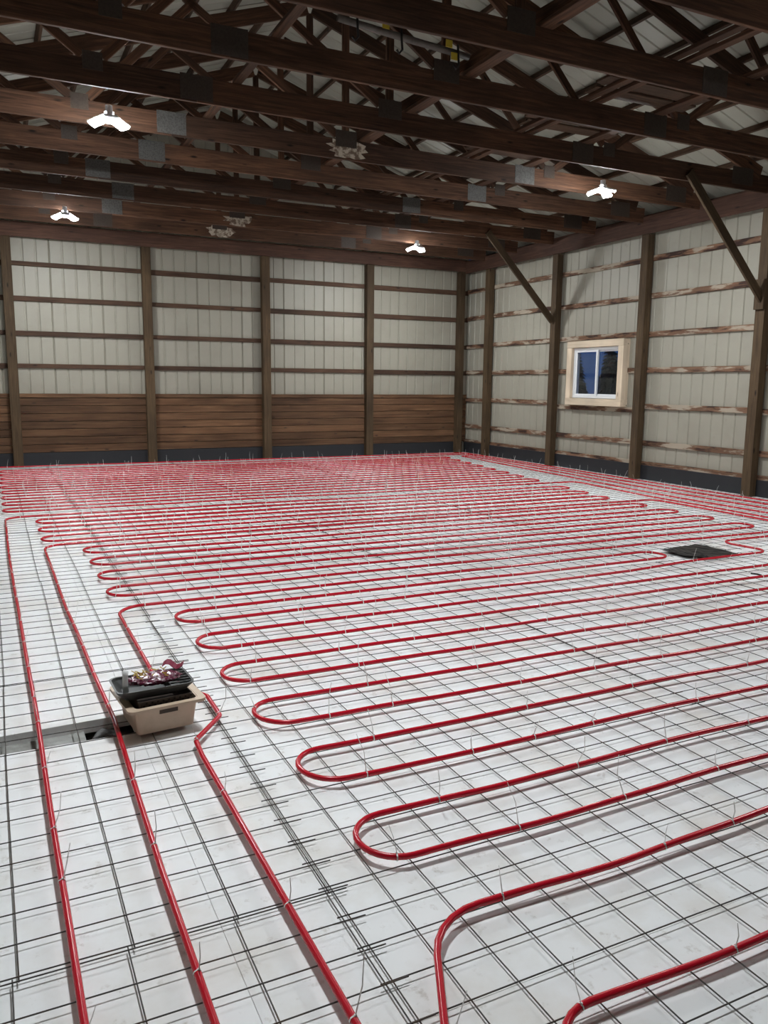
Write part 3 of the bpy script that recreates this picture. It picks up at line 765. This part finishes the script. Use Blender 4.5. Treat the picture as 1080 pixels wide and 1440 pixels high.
# maroon bag
bm = bmesh.new(); bmesh.ops.create_icosphere(bm, subdivisions=4, radius=1.0)
for v in bm.verts:
    c = v.co.copy(); n_ = noise.noise(c*3.2)*0.20+noise.noise(c*8)*0.13+noise.noise(c*17)*0.05
    v.co = Vector((c.x*0.122, c.y*0.072, c.z*0.021))*(1+n_); v.co.z += 0.010*noise.noise(c*6+Vector((4, 0, 0)))
me = bpy.data.meshes.new('plastic_bag'); bm.to_mesh(me); bm.free()
for p in me.polygons: p.use_smooth = True
bgp = tag(link('plastic_bag', None, None, TC @ T(0.01, -0.01, 0.062)), 'crumpled maroon and clear plastic bag lying in the black tray', 'bag')
link('pouch', me, 'bag', TC @ T(0.01, -0.01, 0.062), bgp)
V, F = [], []
for i in range(7):
    for j in range(3):
        u, v_ = i/6, j/2
        V.append((0.10*u-0.03, 0.035*(v_-.5)+0.008*math.sin(u*5), 0.012*math.sin(u*7)+0.012*v_))
F = [(i*3+j, (i+1)*3+j, (i+1)*3+j+1, i*3+j+1) for i in range(6) for j in range(2)]
o = link('header_card', mesh('header_card', V, F), 'maroon', TC @ T(0.095, 0.045, 0.092) @ Matrix.Rotation(-0.5, 4, 'Z'), bgp)
md = o.modifiers.new('s', 'SOLIDIFY'); md.thickness = 0.003
rg = random.Random(8)
V, F = [], []
for k in range(26):
    a = Vector((rg.uniform(-.075, .075), rg.uniform(-.045, .05), 0.012+rg.uniform(0, .016))); d = Vector((rg.uniform(-1, 1), rg.uniform(-1, 1), rg.uniform(-.2, .35))).normalized()*rg.uniform(.012, .03)
    tube_geo([a-d, a, a+d*0.9+Vector((0, 0, 0.004))], 0.0022, 4, V, F)
tag(link('yellow_clips', mesh('yellow_clips', V, F), 'yellow', TC @ T(0.0, 0.0, 0.060), bgp), kind='stuff')

# ------------------------------------------------------------------ black film over the drain
poly = [(4.36, 4.50), (4.62, 4.53), (4.93, 4.57), (4.93, 4.06), (4.52, 4.03), (4.56, 4.17), (4.37, 4.18)]
bm = bmesh.new()
fc = bm.faces.new([bm.verts.new((x-4.65, y-4.3, 0.012)) for x, y in reversed(poly)])
bmesh.ops.triangulate(bm, faces=[fc])
for k in range(3): bmesh.ops.subdivide_edges(bm, edges=bm.edges[:], cuts=1, use_grid_fill=True)
bmesh.ops.triangulate(bm, faces=bm.faces[:])
bmesh.ops.recalc_face_normals(bm, faces=bm.faces[:])
for v in bm.verts:
    v.co.z += abs(noise.noise(Vector((v.co.x*16, v.co.y*16, 0))))*0.016+abs(noise.noise(Vector((v.co.x*40, v.co.y*40, 4))))*0.006
me = bpy.data.meshes.new('drain_cover'); bm.to_mesh(me); bm.free()
o = tag(link('drain_cover', me, 'film', T(4.65, 4.3, 0)), 'crumpled black plastic film covering the floor drain', 'cover')
md = o.modifiers.new('s', 'SOLIDIFY'); md.thickness = 0.003
# loose rod end by the mesh seam
V, F = [], []
tube_geo([Vector((0, 0, 0)), Vector((0.01, -0.05, 0.003)), Vector((0.02, -0.11, 0.0))], 0.008, 6, V, F)
tag(link('rod_offcut', mesh('rod_offcut', V, F, True), 'iron', T(4.325, 3.41, 0.018)), 'short dark rod offcut lying on the mesh by the drain', 'offcut')
